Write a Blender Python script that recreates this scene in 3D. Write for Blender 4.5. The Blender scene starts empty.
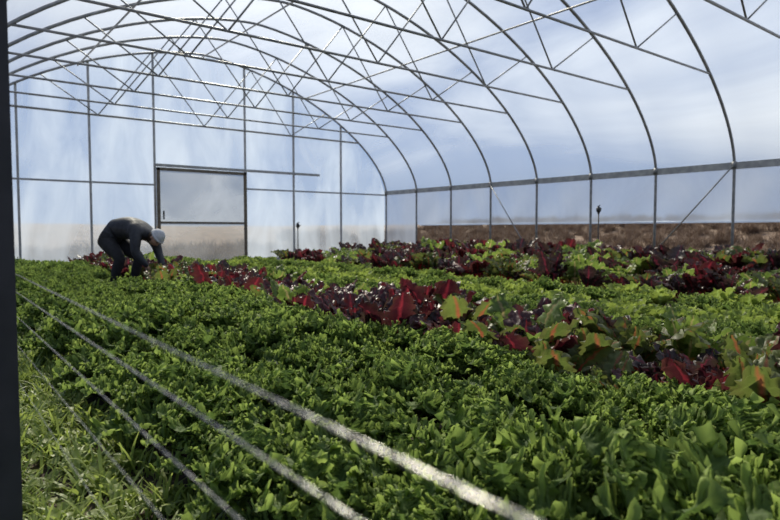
import bpy, bmesh, math, random
from mathutils import Vector, Matrix, noise
random.seed(7)
scene=bpy.context.scene
try:
    scene.view_settings.view_transform='Standard'
    scene.view_settings.look='None'
except Exception as e: print(e)
TH=math.radians(38.07); C=math.cos(TH); S=math.sin(TH)
EYE=0.85
YB=14.45; XR=11.13; XL=-0.06; XC=(XR+XL)/2; HW=(XR-XL)/2
HIP=1.97; APEX=5.08; SP=1.407; NH=16
YF=YB-SP*(NH-1)
def arch(x,off=0.0):
    u=min(1,abs((x-XC)/HW))
    return HIP+(APEX-HIP)*(1-u**1.62)**(1/1.62)
def archpts(n,off=0.0):
    out=[]
    for i in range(n+1):
        a=math.pi*i/n
        c=math.cos(a); s=math.sin(a)
        x=XC-(HW+off)*math.copysign(abs(c)**(2/1.62),c)
        z=HIP+(APEX-HIP+off)*abs(s)**(2/1.62)
        out.append((x,z))
    return out
def xat(px,Y):
    t=(px-390)/600
    return (S*Y+t*C*Y)/(C-t*S)

# ---------- mesh builder
class MB:
    def __init__(s): s.v=[];s.f=[];s.m=[];s.c=[]
    def tube(s,pts,r,n=8,mat=0,cap=True,radii=None):
        pts=[Vector(p) for p in pts]; k=len(pts); base=len(s.v)
        up=None
        for i,p in enumerate(pts):
            d=(pts[min(i+1,k-1)]-pts[max(i-1,0)]).normalized()
            if up is None:
                up=Vector((0,0,1)) if abs(d.z)<.9 else Vector((0,1,0))
            a=(up-d*up.dot(d)).normalized(); up=a; b=d.cross(a)
            rr=radii[i] if radii else r
            for j in range(n):
                t=2*math.pi*j/n
                s.v.append(p+a*(rr*math.cos(t))+b*(rr*math.sin(t)))
        for i in range(k-1):
            for j in range(n):
                s.f.append((base+i*n+j,base+i*n+(j+1)%n,base+(i+1)*n+(j+1)%n,base+(i+1)*n+j)); s.m.append(mat)
        if cap:
            s.f.append(tuple(base+j for j in range(n))[::-1]); s.m.append(mat)
            s.f.append(tuple(base+(k-1)*n+j for j in range(n))); s.m.append(mat)
    def box(s,lo,hi,mat=0):
        b=len(s.v)
        for x in (lo[0],hi[0]):
            for y in (lo[1],hi[1]):
                for z in (lo[2],hi[2]): s.v.append(Vector((x,y,z)))
        for q in ((0,1,3,2),(4,6,7,5),(0,4,5,1),(2,3,7,6),(0,2,6,4),(1,5,7,3)):
            s.f.append(tuple(b+i for i in q)); s.m.append(mat)
    def grid(s,fn,nu,nv,mat=0):
        b=len(s.v)
        for i in range(nu+1):
            for j in range(nv+1): s.v.append(Vector(fn(i/nu,j/nv)))
        for i in range(nu):
            for j in range(nv):
                a=b+i*(nv+1)+j
                s.f.append((a,a+nv+1,a+nv+2,a+1)); s.m.append(mat)
    def ell(s,c,r,rot=None,nu=16,nv=10,mat=0):
        b=len(s.v); c=Vector(c)
        for i in range(nv+1):
            p=math.pi*i/nv
            for j in range(nu):
                t=2*math.pi*j/nu
                q=Vector((r[0]*math.sin(p)*math.cos(t),r[1]*math.sin(p)*math.sin(t),r[2]*math.cos(p)))
                if rot: q=rot@q
                s.v.append(c+q)
        for i in range(nv):
            for j in range(nu):
                s.f.append((b+i*nu+j,b+(i+1)*nu+j,b+(i+1)*nu+(j+1)%nu,b+i*nu+(j+1)%nu)); s.m.append(mat)
    def mesh(s,name,mats,smooth=True):
        me=bpy.data.meshes.new(name)
        me.from_pydata([tuple(v) for v in s.v],[],s.f)
        for m in mats: me.materials.append(m)
        me.polygons.foreach_set('material_index',s.m)
        me.polygons.foreach_set('use_smooth',[smooth]*len(s.f))
        if s.c:
            at=me.attributes.new('Col','FLOAT_COLOR','POINT')
            flat=[]
            for c in s.c: flat+= [c[0],c[1],c[2],1]
            at.data.foreach_set('color',flat)
        me.update()
        return me
    def obj(s,name,mats,smooth=True,parent=None):
        o=bpy.data.objects.new(name,s.mesh(name,mats,smooth))
        scene.collection.objects.link(o)
        if parent: o.parent=parent
        return o
def empty(name):
    o=bpy.data.objects.new(name,None); scene.collection.objects.link(o); o.empty_display_size=.2; return o

# ---------- materials
def newmat(name):
    m=bpy.data.materials.new(name); m.use_nodes=True
    nt=m.node_tree; nt.nodes.clear()
    out=nt.nodes.new('ShaderNodeOutputMaterial')
    return m,nt,out
def noise_mix(nt,c1,c2,scale,lo=.35,hi=.65,detail=4,coord='Object'):
    tc=nt.nodes.new('ShaderNodeTexCoord')
    n=nt.nodes.new('ShaderNodeTexNoise'); n.inputs['Scale'].default_value=scale; n.inputs['Detail'].default_value=detail
    nt.links.new(tc.outputs[coord],n.inputs['Vector'])
    r=nt.nodes.new('ShaderNodeValToRGB')
    r.color_ramp.elements[0].position=lo; r.color_ramp.elements[1].position=hi
    r.color_ramp.elements[0].color=(*c1,1); r.color_ramp.elements[1].color=(*c2,1)
    nt.links.new(n.outputs['Fac'],r.inputs['Fac'])
    return r,n
def simple(name,c1,c2,scale=20,rough=.6,metal=0,bump=0,detail=4):
    m,nt,out=newmat(name)
    b=nt.nodes.new('ShaderNodeBsdfPrincipled')
    r,n=noise_mix(nt,c1,c2,scale,detail=detail)
    nt.links.new(r.outputs['Color'],b.inputs['Base Color'])
    b.inputs['Roughness'].default_value=rough; b.inputs['Metallic'].default_value=metal
    if bump:
        bp=nt.nodes.new('ShaderNodeBump'); bp.inputs['Strength'].default_value=bump; bp.inputs['Distance'].default_value=.02
        nt.links.new(n.outputs['Fac'],bp.inputs['Height']); nt.links.new(bp.outputs['Normal'],b.inputs['Normal'])
    nt.links.new(b.outputs[0],out.inputs['Surface'])
    return m
def film(name,milk,tint=(.9,.94,1),stretch=(1,1,1),tlc=(.60,.67,.78)):
    m,nt,out=newmat(name)
    tr=nt.nodes.new('ShaderNodeBsdfTransparent'); tr.inputs['Color'].default_value=(*tint,1)
    tl=nt.nodes.new('ShaderNodeBsdfTranslucent'); tl.inputs['Color'].default_value=(*tlc,1)
    di=nt.nodes.new('ShaderNodeBsdfDiffuse'); di.inputs['Color'].default_value=(.5,.54,.6,1)
    gl=nt.nodes.new('ShaderNodeBsdfGlossy'); gl.inputs['Roughness'].default_value=.25; gl.inputs['Color'].default_value=(.8,.85,.9,1)
    tc=nt.nodes.new('ShaderNodeTexCoord'); mp=nt.nodes.new('ShaderNodeMapping'); mp.inputs['Scale'].default_value=stretch
    nt.links.new(tc.outputs['Object'],mp.inputs['Vector'])
    n=nt.nodes.new('ShaderNodeTexNoise'); n.inputs['Scale'].default_value=.8; n.inputs['Detail'].default_value=5; n.inputs['Distortion'].default_value=.8
    nt.links.new(mp.outputs[0],n.inputs['Vector'])
    mr=nt.nodes.new('ShaderNodeMapRange'); mr.inputs['From Min'].default_value=.32; mr.inputs['From Max'].default_value=.68
    mr.inputs['To Min'].default_value=milk*.6; mr.inputs['To Max'].default_value=min(.95,milk*1.5)
    nt.links.new(n.outputs['Fac'],mr.inputs['Value'])
    m1=nt.nodes.new('ShaderNodeMixShader'); m1.inputs[0].default_value=.25
    nt.links.new(tl.outputs[0],m1.inputs[1]); nt.links.new(di.outputs[0],m1.inputs[2])
    m2=nt.nodes.new('ShaderNodeMixShader')
    nt.links.new(mr.outputs[0],m2.inputs[0]); nt.links.new(tr.outputs[0],m2.inputs[1]); nt.links.new(m1.outputs[0],m2.inputs[2])
    m3=nt.nodes.new('ShaderNodeMixShader'); m3.inputs[0].default_value=.04
    nt.links.new(m2.outputs[0],m3.inputs[1]); nt.links.new(gl.outputs[0],m3.inputs[2])
    nt.links.new(m3.outputs[0],out.inputs['Surface'])
    return m
def leafmat(name,dark,light,rib,edge=None,transl=.3,rough=.42,nscale=60,spec=.5,edgef=.6):
    m,nt,out=newmat(name)
    at=nt.nodes.new('ShaderNodeAttribute'); at.attribute_name='Col'
    sp=nt.nodes.new('ShaderNodeSeparateColor'); nt.links.new(at.outputs['Color'],sp.inputs[0])
    oi=nt.nodes.new('ShaderNodeObjectInfo')
    tc=nt.nodes.new('ShaderNodeTexCoord')
    n=nt.nodes.new('ShaderNodeTexNoise'); n.inputs['Scale'].default_value=nscale; n.inputs['Detail'].default_value=3
    nt.links.new(tc.outputs['Object'],n.inputs['Vector'])
    a1=nt.nodes.new('ShaderNodeMath'); a1.operation='MULTIPLY_ADD'; a1.inputs[1].default_value=.5
    nt.links.new(sp.outputs['Green'],a1.inputs[0])
    a0=nt.nodes.new('ShaderNodeMath'); a0.operation='MULTIPLY_ADD'; a0.inputs[1].default_value=.45; a0.inputs[2].default_value=-.15
    nt.links.new(oi.outputs['Random'],a0.inputs[0])
    a2=nt.nodes.new('ShaderNodeMath'); a2.operation='MULTIPLY_ADD'; a2.inputs[1].default_value=.5
    nt.links.new(n.outputs['Fac'],a2.inputs[0]); nt.links.new(a0.outputs[0],a2.inputs[2]); nt.links.new(a2.outputs[0],a1.inputs[2])
    a1.use_clamp=True
    mx=nt.nodes.new('ShaderNodeMix'); mx.data_type='RGBA'
    mx.inputs['A'].default_value=(*dark,1); mx.inputs['B'].default_value=(*light,1)
    nt.links.new(a1.outputs[0],mx.inputs['Factor'])
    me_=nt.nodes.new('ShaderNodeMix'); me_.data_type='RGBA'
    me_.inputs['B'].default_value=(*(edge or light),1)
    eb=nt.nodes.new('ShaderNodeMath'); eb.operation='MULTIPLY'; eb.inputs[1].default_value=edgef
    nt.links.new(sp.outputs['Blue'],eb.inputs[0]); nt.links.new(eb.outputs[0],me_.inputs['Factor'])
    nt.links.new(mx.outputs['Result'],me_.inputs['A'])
    mr=nt.nodes.new('ShaderNodeMix'); mr.data_type='RGBA'; mr.inputs['B'].default_value=(*rib,1)
    nt.links.new(sp.outputs['Red'],mr.inputs['Factor']); nt.links.new(me_.outputs['Result'],mr.inputs['A'])
    b=nt.nodes.new('ShaderNodeBsdfPrincipled'); b.inputs['Roughness'].default_value=rough; b.inputs['Specular IOR Level'].default_value=spec
    nt.links.new(mr.outputs['Result'],b.inputs['Base Color'])
    bp=nt.nodes.new('ShaderNodeBump'); bp.inputs['Strength'].default_value=.5; bp.inputs['Distance'].default_value=.006
    nt.links.new(n.outputs['Fac'],bp.inputs['Height']); nt.links.new(bp.outputs[0],b.inputs['Normal'])
    tl=nt.nodes.new('ShaderNodeBsdfTranslucent')
    hs=nt.nodes.new('ShaderNodeHueSaturation'); hs.inputs['Value'].default_value=2.2; hs.inputs['Saturation'].default_value=.97
    nt.links.new(mr.outputs['Result'],hs.inputs['Color']); nt.links.new(hs.outputs[0],tl.inputs['Color'])
    mm=nt.nodes.new('ShaderNodeMixShader'); mm.inputs[0].default_value=transl
    nt.links.new(b.outputs[0],mm.inputs[1]); nt.links.new(tl.outputs[0],mm.inputs[2])
    nt.links.new(mm.outputs[0],out.inputs['Surface'])
    return m

M_steel=simple('galvanized_steel',(.17,.175,.18),(.28,.28,.28),8,.45,.3)
M_endframe=simple('end_frame_aluminium',(.26,.27,.28),(.38,.38,.38),8,.5,.2)
M_dark=simple('dark_post',(.02,.022,.025),(.035,.035,.04),10,.6)
M_wire=simple('wire_metal',(.34,.34,.33),(.52,.51,.48),60,.30,.9)
M_wood=simple('weathered_wood',(.10,.08,.06),(.18,.15,.11),14,.8)
M_hipboard=simple('hip_board_wood',(.26,.27,.28),(.40,.40,.40),10,.8)
M_soil=simple('soil',(.030,.020,.012),(.085,.06,.038),9,.95,0,.8)
M_field=simple('dry_field',(.07,.045,.032),(.17,.12,.09),2.5,.95,detail=10)
M_roof=film('poly_film_roof',.44,stretch=(.5,.14,.5))
M_end=film('poly_film_end',.46,tint=(.80,.87,.97),stretch=(1.6,1,.5),tlc=(.48,.57,.72))
M_side=film('poly_film_side',.52,tint=(.74,.81,.93),stretch=(1,.8,.4),tlc=(.52,.60,.74))
M_black=simple('black_plastic',(.01,.01,.012),(.02,.02,.022),20,.5)

# ---------- frame hoops
frame=empty('greenhouse_frame')
def hoop_mesh():
    b=MB()
    pts=[(XL,0,0),(XL,0,HIP*.5)]+[(x,0,z) for x,z in archpts(48)]+[(XR,0,HIP*.5),(XR,0,0)]
    b.tube(pts,.026,8)
    ZC=3.37
    us=[u for u,z in archpts(400) if z>ZC]
    x0=min(us);x1=max(us)
    b.tube([(x0,0,ZC),(x1,0,ZC)],.019,6)
    h=(x1-x0)/2
    ch=[-.52,0,.52]; top=[-.76,-.27,.27,.76]
    for i in range(3):
        c=(XC+ch[i]*h,0,ZC)
        for t in (top[i],top[i+1]):
            b.tube([c,(XC+t*h,0,arch(XC+t*h)-.01)],.013,6)
    for sx in (XL,XR):
        b.box((sx-.035,-.035,HIP-.06),(sx+.035,.035,HIP+.06))
    return b.mesh('hoop_truss',[M_steel])
hm=hoop_mesh()
for k in range(NH):
    o=bpy.data.objects.new('hoop_truss',hm); scene.collection.objects.link(o); o.location=(0,YB-.05-k*SP,0); o.parent=frame
def purl(name,x,z,r=.017):
    b=MB(); b.tube([(x,YF,z),(x,YB,z)],r,6); return b.obj(name,[M_steel],True,frame)
for x in (XC,XC-2.75,XC+2.75):
    purl('roof_purlin',x,arch(x)-.045)
for x in (XL-.0,XR+.0):
    b=MB(); sgn=1 if x>5 else -1
    b.box((x+sgn*.01-.018,YF,HIP-.07),(x+sgn*.01+.018,YB,HIP+.05)); b.obj('hip_board',[M_hipboard],False,frame)
    b=MB(); b.box((x+sgn*.05-.02,YF,0),(x+sgn*.05+.02,YB,.18)); b.obj('baseboard_'+('right' if sgn>0 else 'left'),[M_wood],False)
def brace(y0,z0,y1,z1):
    b=MB(); b.tube([(XR-.03,y0,z0),(XR-.03,y1,z1)],.014,6); b.obj('diagonal_brace',[M_steel],True,frame)
Yk=lambda k:YB-.05-k*SP
brace(Yk(3),HIP,Yk(4),.1); brace(Yk(7),HIP,Yk(6),.4); 

# ---------- film covers
b=MB()
ap=archpts(60,.035)
NY=(NH-1)*4
def rf(u,v):
    i=u*60; k=min(59,int(i)); f=i-k
    x=ap[k][0]*(1-f)+ap[k+1][0]*f; z=ap[k][1]*(1-f)+ap[k+1][1]*f
    y=YF+(YB-YF)*v
    ph=(v*(NH-1))%1
    sag=.03*math.sin(math.pi*ph)
    return (x+(XC-x)*sag*.15,y,z-sag)
b.grid(rf,60,NY)
b.obj('ceiling',[M_roof])
b=MB()
def sf(u,v):
    y=YF+(YB-SP-.05-YF)*v; z=1.0+(HIP-1.0)*u
    return (XR+.035+.012*math.sin(y*5+z*4)*(1-u),y,z)
b.grid(sf,6,140)
b.grid(lambda u,v:(XR+.035,YB-SP-.05+(SP+.05)*v,.05+(HIP-.05)*u),4,6)
o=b.obj('wall_right',[M_side])
b=MB(); b.tube([(XR+.075,YF,1.0),(XR+.075,YB-SP-.1,1.0)],.022,8); b.obj('roll_up_pipe',[M_side])
b=MB()
b.grid(lambda u,v:(XL-.035,YF+(YB-YF)*v,1.45+(HIP-1.45)*u),4,100)
b.obj('wall_left',[M_side])
b=MB(); b.tube([(XL-.065,YF,1.45),(XL-.065,YB,1.45)],.022,8); b.obj('roll_up_pipe',[M_side])
dx0=xat(157,YB); dx1=xat(246,YB); DT=2.31
def endfilm(name,Y,door):
    b=MB()
    cuts=sorted(set([XL]+[dx0,dx1]+[XL+(XR-XL)*i/60 for i in range(1,60)]+[XR]))
    for a,c in zip(cuts[:-1],cuts[1:]):
        mid=(a+c)/2; z0=DT if (door and dx0<mid<dx1) else 0
        za=arch(a);zc=arch(c)
        b.grid(lambda u,v,a=a,c=c,za=za,zc=zc:(a+(c-a)*u,Y,z0+((za+(zc-za)*u)-z0)*v),1,6)
    return b.obj(name,[M_end])
endfilm('wall_back',YB+.03,True)
endfilm('wall_front',YF-.03,False)
b=MB()
postx=[xat(p,YB) for p in (-30,20,92,156,246,294,341)]
for x in postx:
    b.box((x-.022,YB-.03,0),(x+.022,YB+.015,arch(x)))
for (a,c) in ((XL,dx0),(dx1,XR)):
    b.box((a,YB-.028,1.88),(c,YB+.012,1.92))
b.box((XL,YB-.03,0),(dx0,YB+.02,.13)); b.box((dx1,YB-.03,0),(XR,YB+.02,.13))
xs=[x for x,z in archpts(400) if z>3.37]
b.box((min(xs),YB-.028,3.35),(max(xs),YB+.012,3.39))
b.obj('trim_1',[M_endframe],False)
b=MB()
for i in range(1,8):
    x=XL+(XR-XL)*i/8; b.box((x-.02,YF-.02,0),(x+.02,YF+.02,arch(x)))
b.obj('trim_2',[M_endframe],False)
door=empty('door_1')
b=MB()
w=.035
b.box((dx0,YB-.10,.03),(dx0+2*w,YB-.05,DT)); b.box((dx1-2*w,YB-.10,.03),(dx1,YB-.05,DT))
b.box((dx0,YB-.10,DT-.07),(dx1,YB-.05,DT)); b.box((dx0,YB-.10,.03),(dx1,YB-.05,.10))
b.box((dx0,YB-.095,1.00),(dx1,YB-.055,1.05))
b.obj('door_frame',[M_wood],False,door)
b=MB(); b.grid(lambda u,v:(dx0+(dx1-dx0)*u,YB-.075,.05+(DT-.08)*v),6,6); b.obj('door_panel',[film('poly_film_door',.22,tint=(.56,.55,.54))],True,door)
b=MB(); b.box((dx0-.05,YB-.12,DT+.02),(xat(318,YB),YB-.05,DT+.08)); b.obj('door_track',[M_hipboard],False,door)
b=MB(); b.box((dx0+.12,YB-.13,1.1),(dx0+.15,YB-.10,1.3)); b.obj('door_handle',[M_black],False,door)

# ---------- ground
def ground(x,y):
    return .02*noise.noise(Vector((x*1.3,y*1.3,0)))+.012*noise.noise(Vector((x*5,y*5,3)))
b=MB()
b.grid(lambda u,v:(XL-.04+(XR-XL+.08)*u,YF+(YB-YF)*v,ground(XL+(XR-XL)*u,YF+(YB-YF)*v)),110,200)
b.obj('floor',[M_soil])
def sm(t): t=max(0,min(1,t)); return t*t*(3-2*t)
def field(x,y):
    # rough ground that rises to a low bank to the east and north of the greenhouse
    r=max(sm((x-13.5)/11),sm((y-17)/12)*.9)
    return -.05+r*(1.22+.12*noise.noise(Vector((x*.12,y*.12,5))))+(.05*noise.noise(Vector((x*.9,y*.9,1))) if r>0 else 0)
b=MB()
def fg(u,v):
    x=-60+160*u; y=-60+160*v
    return (x,y,field(x,y))
b.grid(fg,220,220)
b.obj('dry_field_ground',[M_field])

# ---------- plants
def add_leaf(b,base,az,L,W,a0,a1,stemf,ruf,freq,nt_,nw,rnd,cup=.25,stemw=.006,tipf=.9,crinkle=0,mat=0,frill=False):
    o=Vector((math.cos(az),math.sin(az),0)); sd=Vector((-math.sin(az),math.cos(az),0))
    p=Vector(base); start=len(b.v); lr=rnd.random()
    ph=[rnd.uniform(0,6.28) for _ in range(6)]
    side_bend=rnd.uniform(-.25,.25); twist=rnd.uniform(-.35,.35)
    for i in range(nt_+1):
        t=i/nt_
        ang=a0+(a1-a0)*t**1.3
        oo=(o+sd*side_bend*t).normalized()
        d=oo*math.sin(ang)+Vector((0,0,1))*math.cos(ang)
        nrm=(Vector((0,0,1))*math.sin(ang)-oo*math.cos(ang))
        if i>0: p=p+d*(L/nt_)
        sv=(sd*math.cos(twist*t)+nrm*math.sin(twist*t))
        tb=(t-stemf)/(1-stemf)
        if tb<=0: w=stemw
        else: w=stemw*(1-tb)+W*(math.sin(math.pi*min(1,tb**.8)*tipf+.02))**(.5 if frill else .75)
        for j in range(nw+1):
            s=2*j/nw-1; e=abs(s)
            if tb>0:
                env=min(1,tb*6)
                sg=0 if s>=0 else 1
                if frill:
                    # flat quilted centre; lobed margin gathered into fine overlapping curls
                    m=max(0,(e-.30)/.70)
                    mod=1+.4*math.sin(tb*17+ph[4])
                    A=freq*tb*6.28+ph[sg]+1.8*math.sin(tb*13+ph[3])+2.6*m*math.sin(tb*9+ph[5])
                    B=3.6*tb*6.28+ph[4+sg]
                    q=ruf*env*(m**.8)*mod
                    bp_=p+sv*(s*w)
                    off=Vector((ph[0]*7,ph[1]*7,ph[2]*7))
                    nv=noise.noise_vector(bp_*120+off); n2=noise.noise_vector(bp_*60-off)
                    h=q*(.75*math.sin(A)+1.7*math.sin(B)*m+1.5*nv.z+1.5*n2.z)+cup*w*s*s+.012*env*m**2
                    al=q*(-.5*math.sin(2*A)+1.3*nv.x+1.2*n2.x)
                    la=math.copysign(q*(.5*math.cos(2*A+.6)+1.5*math.sin(B+1)),s)+q*(1.3*nv.y+1.0*n2.y)
                    h+=.005*n2.x
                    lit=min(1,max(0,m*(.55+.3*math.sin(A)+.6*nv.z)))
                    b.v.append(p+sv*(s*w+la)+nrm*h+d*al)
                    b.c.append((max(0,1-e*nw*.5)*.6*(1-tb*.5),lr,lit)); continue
                q=ruf*env*e**1.4
                h=q*(math.sin(freq*tb*6.28+ph[sg])+.6*math.sin(freq*1.9*tb*6.28+ph[2+sg]+s*4))
                h+=cup*w*s*s
                wob=1+.18*math.sin(freq*1.3*tb*6.28+ph[1-sg])*e*(1 if ruf>.008 else .4)
                al=q*.8*math.cos(freq*tb*6.28+ph[sg]+s*3)
                if crinkle: h+=crinkle*noise.noise(Vector((tb*9+ph[0],s*3.5,ph[1])))*2
                h+=rnd.uniform(-1,1)*ruf*.18*e
            else: h=0;wob=1;al=0
            b.v.append(p+sv*(s*w*wob)+nrm*h+d*al)
            rib=1.0 if tb<=0.02 else max(0,1-e*nw*.55)*.8*(1-tb*.5)
            b.c.append((rib,lr,e**3 if tb>0 else 0))
    for i in range(nt_):
        for j in range(nw):
            a=start+i*(nw+1)+j
            b.f.append((a,a+nw+1,a+nw+2,a+1)); b.m.append(mat)

def variants(prefix,n,fn,mats,spots):
    # the first few real plants of a bed; the rest of each bed is instanced from them
    c=bpy.data.collections.new(prefix+'_plants'); scene.collection.children.link(c)
    par=bpy.data.objects.new(prefix+'_clump',None); scene.collection.objects.link(par)
    for i in range(n):
        b=MB(); fn(b,random.Random(i*17+len(prefix)),i)
        me=b.mesh(prefix,mats[i%len(mats)])
        o=bpy.data.objects.new(prefix+'_%02d'%(i+1),me); c.objects.link(o); o.parent=par
        x,y=spots[0],spots[1]-i*.3
        o.location=(x,y,ground(x,y) if x<11 else field(x,y))
    return c
def kale(b,r,i):
    n=22
    for k in range(n):
        f=k/n
        az=k*2.4+r.uniform(-.3,.3)
        a0=.05+.60*(1-f)+r.uniform(-.1,.1); a1=a0+.50+1.05*(1-f)+r.uniform(-.2,.3)
        L=(.33-.16*f)*r.uniform(.85,1.15)
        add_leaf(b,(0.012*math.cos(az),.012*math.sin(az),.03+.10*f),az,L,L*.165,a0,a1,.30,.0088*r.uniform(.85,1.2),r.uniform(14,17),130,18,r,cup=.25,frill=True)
def chard(b,r,i):
    n=12
    for k in range(n):
        f=k/n
        az=k*2.4+r.uniform(-.3,.3)
        a0=.02+.34*(1-f)+r.uniform(-.05,.1); a1=a0+.25+.75*(1-f)*r.uniform(.3,1.3)
        L=(.46-.14*f)*r.uniform(.72,1.12)
        add_leaf(b,(0.02*math.cos(az),.02*math.sin(az),.0),az,L,L*.18,a0,a1,.42,.010,3.6,28,10,r,cup=-.25 if r.random()<.5 else .35,stemw=.0085,crinkle=.013)
def lettuce(b,r,i):
    n=14
    for k in range(n):
        f=k/n
        az=k*2.4+r.uniform(-.3,.3)
        a0=.2+.8*(1-f); a1=a0+.5*r.uniform(.3,1)
        L=(.24-.08*f)*r.uniform(.8,1.15)
        add_leaf(b,(0,0,.01),az,L,L*.27,a0,a1,.15,.010,4.5,22,8,r,cup=.4,crinkle=.006)
def weed(b,r,i):
    for k in range(26):
        az=r.uniform(0,6.28); q=r.uniform(0,.08); a=r.uniform(0,6.28)
        L=r.uniform(.05,.14)
        if k%3: add_leaf(b,(q*math.cos(a),q*math.sin(a),0),az,L,.0035,r.uniform(0,.5),r.uniform(.6,1.6),.0,0,1,5,2,r,cup=0,stemw=.002)
        else: add_leaf(b,(q*math.cos(a),q*math.sin(a),0),az,L*.7,.018,r.uniform(.2,.8),r.uniform(1.0,1.7),.45,.002,2,6,4,r,cup=.2,stemw=.0015)
def drygrass(b,r,i):
    for k in range(130):
        az=r.uniform(0,6.28); q=r.uniform(0,.35); a=r.uniform(0,6.28); L=r.uniform(.2,.75)
        add_leaf(b,(q*math.cos(a),q*math.sin(a),0),az,L,.006,r.uniform(0,.3),r.uniform(.5,1.8),.0,0,1,6,1,r,cup=0,stemw=.002)

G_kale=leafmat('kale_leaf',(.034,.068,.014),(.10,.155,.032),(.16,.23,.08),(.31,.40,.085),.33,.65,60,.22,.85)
G_red=leafmat('chard_red_leaf',(.030,.006,.010),(.078,.011,.016),(.30,.02,.035),(.07,.03,.02),.32,.42,30,.5)
G_pur=leafmat('chard_purple_leaf',(.018,.010,.014),(.055,.024,.026),(.25,.02,.05),(.05,.04,.02),.28,.42,30,.5)
G_grn=leafmat('chard_green_leaf',(.045,.085,.015),(.15,.21,.035),(.45,.30,.15),(.16,.21,.04),.36,.48,30,.4)
G_grr=leafmat('chard_green_redstem_leaf',(.036,.06,.014),(.10,.13,.025),(.35,.03,.03),(.10,.09,.03),.36,.48,30,.4)
G_let=leafmat('lettuce_leaf',(.07,.11,.018),(.20,.25,.042),(.25,.34,.1),(.24,.30,.055),.36,.55,60,.3)
G_weed=leafmat('weed_leaf',(.11,.14,.025),(.27,.31,.07),(.2,.28,.06),(.26,.32,.06),.35,.5)
G_dry=leafmat('dry_grass_blade',(.06,.038,.028),(.13,.09,.068),(.11,.075,.055),(.13,.09,.068),.12,.9)
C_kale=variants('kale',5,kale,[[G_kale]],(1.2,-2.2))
C_red=variants('red_chard',7,chard,[[G_red],[G_pur],[G_grn],[G_red],[G_grr],[G_red],[G_pur]],(2.5,-2.2))
C_pur=variants('purple_chard',6,chard,[[G_pur],[G_pur],[G_grr],[G_pur],[G_red],[G_grn]],(6.8,-2.2))
C_grn=variants('green_chard',5,chard,[[G_grn],[G_grr],[G_grn],[G_let],[G_grn]],(3.15,-2.2))
C_let=variants('lettuce',4,lettuce,[[G_let]],(4.7,-2.2))
C_weed=variants('weed',4,weed,[[G_weed]],(.35,-2.2))
C_dry=variants('dry_grass',4,drygrass,[[G_dry]],(13.5,-4.2))

def gngroup(name,coll):
    g=bpy.data.node_groups.new(name,'GeometryNodeTree')
    g.interface.new_socket('Geometry',in_out='INPUT',socket_type='NodeSocketGeometry')
    g.interface.new_socket('Geometry',in_out='OUTPUT',socket_type='NodeSocketGeometry')
    N=g.nodes
    gi=N.new('NodeGroupInput'); go=N.new('NodeGroupOutput')
    ci=N.new('GeometryNodeCollectionInfo'); ci.inputs['Collection'].default_value=coll
    ci.inputs['Separate Children'].default_value=True; ci.inputs['Reset Children'].default_value=True
    ip=N.new('GeometryNodeInstanceOnPoints'); ip.inputs['Pick Instance'].default_value=True
    def na(n,t):
        x=N.new('GeometryNodeInputNamedAttribute'); x.data_type=t; x.inputs['Name'].default_value=n; return x
    r=na('rot','FLOAT_VECTOR'); s=na('scl','FLOAT_VECTOR'); v=na('vid','INT')
    def fo(n): return [q for q in n.outputs if q.name=='Attribute' and q.enabled][0] if any(q.enabled for q in n.outputs) else n.outputs[0]
    L=g.links
    L.new(gi.outputs[0],ip.inputs['Points']); L.new(ci.outputs[0],ip.inputs['Instance'])
    L.new(fo(v),ip.inputs['Instance Index'])
    L.new(fo(r),ip.inputs['Rotation']); L.new(fo(s),ip.inputs['Scale'])
    L.new(ip.outputs[0],go.inputs[0])
    return g
groups={}
def scatter(name,coll,pts):
    if coll.name not in groups: groups[coll.name]=gngroup('scatter_'+coll.name,coll)
    me=bpy.data.meshes.new(name); me.from_pydata([p[:3] for p in pts],[],[])
    me.attributes.new('rot','FLOAT_VECTOR','POINT'); me.attributes.new('scl','FLOAT_VECTOR','POINT'); me.attributes.new('vid','INT','POINT')
    rr=[];ss=[];vv=[]
    for p in pts:
        rr+=[random.uniform(-.15,.15),random.uniform(-.15,.15),random.uniform(0,6.28)]
        ss+=[p[3],p[3],p[3]*random.uniform(.85,1.15)]; vv.append(p[4])
    me.attributes['rot'].data.foreach_set('vector',rr); me.attributes['scl'].data.foreach_set('vector',ss); me.attributes['vid'].data.foreach_set('value',vv)
    o=bpy.data.objects.new(name,me); scene.collection.objects.link(o)
    m=o.modifiers.new('scatter','NODES'); m.node_group=groups[coll.name]
    return o
PX,PY=2.36,9.15
def near_person(x,y):
    dx=x-PX; dy=y-PY
    dl=math.hypot(PX,PY); ax=-PX/dl; ay=-PY/dl
    al=dx*ax+dy*ay; pe=abs(dx*ay-dy*ax)
    return pe<.42 and -.30<al<1.8
def row(name,coll,x,sp,smin,smax,nv,jx=.05,y0=-2.0,y1=13.2,skip=0.03):
    pts=[]; y=y0+random.random()*sp
    while y<y1:
        if random.random()>skip:
            xx=x+random.uniform(-jx,jx)
            if not near_person(xx,y):
                g=1+.3*noise.noise(Vector((xx*1.1,y*1.1,9)))
                pts.append((xx,y,ground(xx,y),g*random.uniform(smin,smax),random.randrange(nv)))
        y+=sp*random.uniform(.8,1.2)
    return scatter(name,coll,pts)
for x in (.80,1.17,1.54,1.90,2.2):
    row('kale_row',C_kale,x,.25,.75,1.08,5,.08)
row('red_chard_row',C_red,2.50,.24,.8,1.08,7,.10,skip=.04)
row('red_chard_row',C_red,2.78,.25,.8,1.12,7,.10,skip=.05)
row('red_chard_row',C_red,3.05,.3,.8,1.15,7,.12,skip=.15)
row('green_chard_row',C_grn,3.4,.27,.65,.95,5,.1)
row('kale_row',C_kale,3.75,.28,.7,1.0,5)
row('kale_row',C_kale,4.12,.28,.7,1.0,5)
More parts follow.
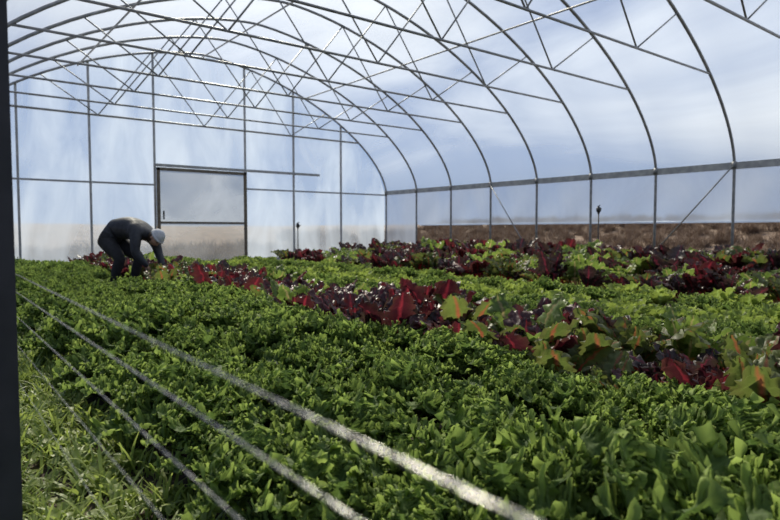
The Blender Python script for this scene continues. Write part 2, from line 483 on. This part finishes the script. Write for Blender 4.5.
row('lettuce_row',C_let,4.5,.22,.9,1.3,4)
row('lettuce_row',C_let,4.9,.22,.9,1.3,4)
row('lettuce_row',C_let,5.3,.22,.9,1.3,4)
row('kale_row',C_kale,5.75,.28,.7,.9,5)
row('lettuce_row',C_let,6.2,.25,1,1.3,4)
row('purple_chard_row',C_pur,6.9,.26,.9,1.15,6,.12)
row('green_chard_row',C_grn,7.3,.26,.7,1.0,5,.12)
row('lettuce_row',C_let,7.8,.25,1,1.3,4)
row('purple_chard_row',C_pur,8.3,.26,.9,1.2,6,.12)
row('purple_chard_row',C_pur,8.8,.22,1.0,1.3,6,.12)
row('purple_chard_row',C_pur,9.3,.22,1.25,1.55,6,.12)
row('purple_chard_row',C_pur,9.8,.22,1.25,1.6,6,.12)
row('kale_row',C_kale,10.4,.3,.8,1.0,5)
pts=[]
for i in range(1500):
    x=random.uniform(.06,.62); y=random.uniform(-1.5,13.8); 
    pts.append((x,y,ground(x,y),random.uniform(.6,1.2),random.randrange(4)))
for i in range(2600):
    x=random.uniform(.6,10.9); y=random.uniform(-1.5,14.1)
    pts.append((x,y,ground(x,y),random.uniform(.4,.9),random.randrange(4)))
wg=scatter('weed_groundcover',C_weed,pts)
pts=[]
for i in range(2200):
    x=random.uniform(11.9,25); y=random.uniform(-4,24); pts.append((x,y,field(x,y)-.02,random.uniform(.3,.8),random.randrange(4)))
for i in range(700):
    x=random.uniform(-1,19); y=random.uniform(15.6,20); pts.append((x,y,field(x,y)-.02,random.uniform(.4,.9),random.randrange(4)))
scatter('dry_grass_bank',C_dry,pts)

# ---------- wire fence near the camera
fence=empty('wire_fence')
fx=.16
b=MB(); fy=1.52
b.box((fx-.052,fy-.025,0),(fx-.002,fy+.025,2.35)); b.obj('fence_post_a',[M_dark],False,fence)
b=MB(); b.box((fx-.052,-1.6,0),(fx-.002,-1.55,2.35)); b.obj('fence_post_b',[M_dark],False,fence)
for i,z in enumerate((.755,.716,.663,.60,.52)):
    b=MB()
    n=700; 
    R=(.00055,.00050,.0004,.0003,.00025)[i]
    for st in (0,1):
        p=[]
        for k in range(n+1):
            y=-1.57+(fy+1.57)*k/n
            a=y/.030*math.pi+st*math.pi
            p.append((fx+R*math.cos(a),y,z+R*math.sin(a)-.004*math.sin(math.pi*k/n)))
        b.tube(p,R*.95,5,cap=False)
    b.obj('wire_strand_%d'%(i+1),[M_wire],True,fence)

# ---------- sprinkler risers
def riser(px,Y,top):
    x=xat(px,Y)
    b=MB()
    b.tube([(x,Y,0),(x,Y,top-.12)],.012,8)
    b.tube([(x,Y,top-.14),(x,Y,top-.10),(x,Y,top-.09),(x,Y,top-.03),(x,Y,top)],.03,10,radii=[.014,.03,.045,.045,.02])
    b.tube([(x,Y,top-.12),(x+.09,Y,top-.03)],.01,6)
    b.tube([(x-.03,Y,top),(x+.04,Y,top+.03)],.012,6)
    b.obj('sprinkler_riser',[M_black])
riser(598,6.7,1.30); riser(298,13.7,1.02)

# ---------- person
PO=Vector((PX,PY,0)); yaw=-TH-math.radians(12)
PM=Matrix.Translation(PO)@Matrix.Rotation(yaw,4,'Z')
person=empty('farmer_bending')
M_jacket=simple('jacket_fabric',(.010,.012,.017),(.028,.031,.04),18,.6,0,.4)
M_pants=simple('pants_fabric',(.010,.010,.013),(.02,.02,.023),25,.8)
M_boot=simple('boot_rubber',(.012,.011,.01),(.03,.025,.02),25,.6)
M_skin=simple('skin',(.42,.24,.17),(.50,.30,.22),30,.5)
M_hat=simple('knit_hat',(.42,.43,.45),(.56,.57,.58),60,.9,0,.5)
M_hair=simple('hair',(.03,.018,.01),(.06,.035,.02),60,.6)
def skin_obj(name,verts,edges,radii,root,sub=2):
    me=bpy.data.meshes.new(name); me.from_pydata(verts,edges,[])
    o=bpy.data.objects.new(name,me); scene.collection.objects.link(o)
    m=o.modifiers.new('skin','SKIN'); m.use_smooth_shade=True
    sv=me.skin_vertices[0].data if len(me.skin_vertices) else None
    if sv is None:
        bm=bmesh.new(); bm.from_mesh(me); bm.verts.layers.skin.verify(); bm.to_mesh(me); bm.free(); sv=me.skin_vertices[0].data
    for i,r in enumerate(radii):
        sv[i].radius=(r,r) if not isinstance(r,tuple) else r
        sv[i].use_root=(i==root)
    s=o.modifiers.new('sub','SUBSURF'); s.levels=sub; s.render_levels=sub
    dg=bpy.context.evaluated_depsgraph_get(); dg.update()
    nm=bpy.data.meshes.new_from_object(o.evaluated_get(dg))
    bpy.data.objects.remove(o)
    for p in nm.polygons: p.use_smooth=True
    return nm
V=[];E=[];R=[];idx={}
def J(n,p,r,par=None):
    idx[n]=len(V); V.append(p); R.append(r)
    if par: E.append((idx[par],idx[n]))
J('pelvis',(-.31,0,.77),.175)
J('spine1',(-.17,0,.85),.175,'pelvis'); J('spine2',(-.02,0,.885),.18,'spine1'); J('chest',(.14,0,.865),.185,'spine2')
J('upper',(.25,0,.82),.145,'chest'); J('neck',(.335,0,.78),.068,'upper'); J('neck2',(.375,0,.765),.058,'neck')
for s,n,dx in ((-1,'R',0.0),(1,'L',.12)):
    J('hip'+n,(-.27,s*.10,.69),.135,'pelvis')
    J('th'+n,(-.15+dx*.5,s*.13,.57),.118,'hip'+n)
    J('knee'+n,(-.02+dx,s*.14,.45),.085,'th'+n)
    J('calf'+n,(-.09+dx*1.1,s*.13,.30),.078,'knee'+n)
    J('ank'+n,(-.15+dx*1.2,s*.13,.10),.055,'calf'+n)
    J('foot'+n,(-.06+dx*1.2,s*.14,.055),.048,'ank'+n)
    J('toe'+n,(.05+dx*1.2,s*.15,.045),.040,'foot'+n)
    J('sh'+n,(.25,s*.165,.78),.098,'upper')
    J('ua'+n,(.27+dx*.4,s*.21,.65),.078,'sh'+n)
    J('el'+n,(.27+dx*.6,s*.22,.53),.064,'ua'+n)
    J('fa'+n,(.34+dx*.6,s*.18,.43),.055,'el'+n)
    J('wr'+n,(.40+dx*.6,s*.12,.33),.038,'fa'+n)
me=skin_obj('body',V,E,R,idx['pelvis'],2)
for m in (M_jacket,M_pants,M_boot): me.materials.append(m)
inv={v:k for k,v in idx.items()}
def segd(p,a,b_):
    ab=b_-a; t=max(0,min(1,(p-a).dot(ab)/ab.length_squared)); return (p-(a+ab*t)).length
for p in me.polygons:
    c=p.center; best=None
    for a,b_ in E:
        d=segd(c,Vector(V[a]),Vector(V[b_]))-.5*(R[a]+R[b_])
        if best is None or d<best[0]: best=(d,inv[b_])
    n=best[1]
    p.material_index=2 if n[:4] in('foot',) or n[:3] in('toe',) else (1 if n[:3] in('hip','ank') or n[:2]=='th' or n[:4] in('knee','calf') else 0)
    if c.x<-.34 and c.z<.84: p.material_index=1
bo=bpy.data.objects.new('body',me); scene.collection.objects.link(bo); bo.parent=person; bo.matrix_world=PM
def hand(name,wr,dr,s):
    dr=dr.normalized(); lat=Vector((0,1,0))*s; lat=(lat-dr*lat.dot(dr)).normalized(); nn=dr.cross(lat).normalized()
    if nn.x>0: nn=-nn
    vs=[];es=[];rs=[]
    vs.append(wr-dr*.02);rs.append(.028); vs.append(wr+dr*.03);rs.append(.030); es.append((0,1)); vs.append(wr+dr*.075);rs.append(.028);es.append((1,2))
    parts=[skin_obj(name+'_palm',vs,es,[(r*1.15,r*.6) for r in rs],0,2)]
    for k,(off,l) in enumerate(((-.030,.075),(-.010,.085),(.010,.080),(.029,.062))):
        b0=wr+dr*.07+lat*off; q=[b0]; a=.25
        for seg in (.45,.32,.23):
            a+=.35; q.append(q[-1]+(dr*math.cos(a)+nn*math.sin(a))*l*seg*1.1)
        parts.append(skin_obj(name+'_f',[tuple(x) for x in q],[(0,1),(1,2),(2,3)],[.0095,.009,.008,.0065],0,1))
    b0=wr+dr*.02-lat*.028; q=[b0,b0+(-lat*.6+dr*.7+nn*.3).normalized()*.035]; q.append(q[-1]+(-lat*.2+dr*.8+nn*.6).normalized()*.03)
    parts.append(skin_obj(name+'_t',[tuple(x) for x in q],[(0,1),(1,2)],[.012,.0105,.008],0,1))
    bm=bmesh.new()
    for m in parts: bm.from_mesh(m)
    out=bpy.data.meshes.new(name); bm.to_mesh(out); bm.free(); out.materials.append(M_skin)
    for p in out.polygons: p.use_smooth=True; p.material_index=0
    o=bpy.data.objects.new(name,out); scene.collection.objects.link(o); o.parent=person; o.matrix_world=PM
for s,n in ((-1,'R'),(1,'L')):
    w_=Vector(V[idx['wr'+n]]); e_=Vector(V[idx['fa'+n]]); hand('hand_'+n,w_,(w_-e_)*1.0+Vector((0,0,-.03)),s)
b=MB()
b.ell((0,0,0),(.098,.077,.118),nu=32,nv=24)
for i,v in enumerate(b.v):
    if v.z<-.02: v.y*=1-.25*min(1,(-v.z-.02)/.09); 
    if v.x>.05 and abs(v.y)<.02 and -.045<v.z<.02: v.x+=.022*(1-abs(v.y)/.02)*(1-max(0,v.z+.02)/.05)
    if v.x>.06 and abs(abs(v.y)-.032)<.02 and abs(v.z-.012)<.018: v.x-=.008
b.ell((-.005,.078,-.005),(.018,.008,.030),nu=10,nv=8); b.ell((-.005,-.078,-.005),(.018,.008,.030),nu=10,nv=8)
for s in(-1,1): b.ell((.083,s*.031,.012),(.010,.013,.008),nu=10,nv=8,mat=1)
b.ell((.088,0,-.058),(.008,.024,.006),nu=10,nv=6,mat=2)
b.ell((-.022,0,-.01),(.086,.081,.105),nu=24,nv=16,mat=3)
b.grid(lambda u,v:((-.008+.112*math.sin(1.5*(1-v)+.02)*math.cos(6.2832*u)),.092*math.sin(1.5*(1-v)+.02)*math.sin(6.2832*u),.028+.118*math.cos(1.5*(1-v)+.02)),32,12,mat=4)
b.tube([(-.008+.108*math.cos(a*math.pi/16),.088*math.sin(a*math.pi/16),.035-.012*math.cos(a*math.pi/16+math.pi)) for a in range(33)],.017,8,mat=4,cap=False)
M_eye=simple('eye_dark',(.02,.02,.02),(.03,.03,.03)); M_lip=simple('lip',(.3,.12,.1),(.35,.14,.12))
ho=b.obj('head',[M_skin,M_eye,M_lip,M_hair,M_hat],True,person)
ho.matrix_world=PM@Matrix.Translation((.455,0,.735))@Matrix.Rotation(math.radians(62),4,'Y')@Matrix.Rotation(math.radians(-10),4,'Z')

# ---------- world & sun
w=bpy.data.worlds.new('World'); scene.world=w; w.use_nodes=True; nt=w.node_tree; nt.nodes.clear()
out=nt.nodes.new('ShaderNodeOutputWorld'); bg=nt.nodes.new('ShaderNodeBackground'); bg.inputs['Strength'].default_value=.85
tc=nt.nodes.new('ShaderNodeTexCoord'); sx=nt.nodes.new('ShaderNodeSeparateXYZ'); nt.links.new(tc.outputs['Generated'],sx.inputs[0])
rp=nt.nodes.new('ShaderNodeValToRGB'); e=rp.color_ramp.elements
e[0].position=0.0; e[0].color=(.46,.56,.72,1)
e[1].position=.8; e[1].color=(.07,.17,.44,1)
x=e.new(.12); x.color=(.27,.41,.68,1)
x=e.new(.35); x.color=(.11,.25,.58,1)
nt.links.new(sx.outputs['Z'],rp.inputs['Fac'])
mp=nt.nodes.new('ShaderNodeMapping'); mp.inputs['Scale'].default_value=(1.2,1.2,3.5); nt.links.new(tc.outputs['Generated'],mp.inputs[0])
cn=nt.nodes.new('ShaderNodeTexNoise'); cn.inputs['Scale'].default_value=1.6; cn.inputs['Detail'].default_value=6; cn.inputs['Distortion'].default_value=.4; nt.links.new(mp.outputs[0],cn.inputs['Vector'])
cr=nt.nodes.new('ShaderNodeMapRange'); cr.inputs['From Min'].default_value=.48; cr.inputs['From Max'].default_value=.68; cr.inputs['To Max'].default_value=.65
nt.links.new(cn.outputs['Fac'],cr.inputs['Value'])
mx=nt.nodes.new('ShaderNodeMix'); mx.data_type='RGBA'; mx.inputs['B'].default_value=(.82,.86,.92,1)
nt.links.new(cr.outputs[0],mx.inputs['Factor']); nt.links.new(rp.outputs[0],mx.inputs['A'])
az=math.radians(20); el=math.radians(44)
sd=Vector((math.sin(az)*math.cos(el),math.cos(az)*math.cos(el),math.sin(el)))
dp=nt.nodes.new('ShaderNodeVectorMath'); dp.operation='DOT_PRODUCT'; dp.inputs[1].default_value=sd; nt.links.new(tc.outputs['Generated'],dp.inputs[0])
gm=nt.nodes.new('ShaderNodeMapRange'); gm.inputs['From Min'].default_value=.80; gm.inputs['From Max'].default_value=1.0; gm.inputs['To Max'].default_value=1.0; gm.interpolation_type='SMOOTHSTEP'
nt.links.new(dp.outputs['Value'],gm.inputs['Value'])
m2=nt.nodes.new('ShaderNodeMix'); m2.data_type='RGBA'; m2.inputs['B'].default_value=(1.9,1.85,1.7,1)
nt.links.new(gm.outputs[0],m2.inputs['Factor']); nt.links.new(mx.outputs['Result'],m2.inputs['A'])
nt.links.new(m2.outputs['Result'],bg.inputs['Color']); nt.links.new(bg.outputs[0],out.inputs[0])
sl=bpy.data.lights.new('sun','SUN'); sl.energy=9.0; sl.angle=math.radians(1.0); sl.color=(1,.90,.70)
so=bpy.data.objects.new('sun',sl); scene.collection.objects.link(so); so.location=(5,5,20)
so.rotation_euler=(-sd).to_track_quat('-Z','Y').to_euler()

# ---------- camera
cd=bpy.data.cameras.new('camera'); co=bpy.data.objects.new('camera',cd); scene.collection.objects.link(co)
cd.sensor_width=23.5; cd.lens=18.08; cd.clip_start=.02; cd.clip_end=600
co.location=(0,0,EYE)
pitch=math.atan(30/600)
dirv=Vector((S*math.cos(pitch),C*math.cos(pitch),-math.sin(pitch)))
co.rotation_euler=dirv.to_track_quat('-Z','Y').to_euler()
cd.dof.use_dof=True; cd.dof.focus_distance=2.6; cd.dof.aperture_fstop=2.8
scene.camera=co
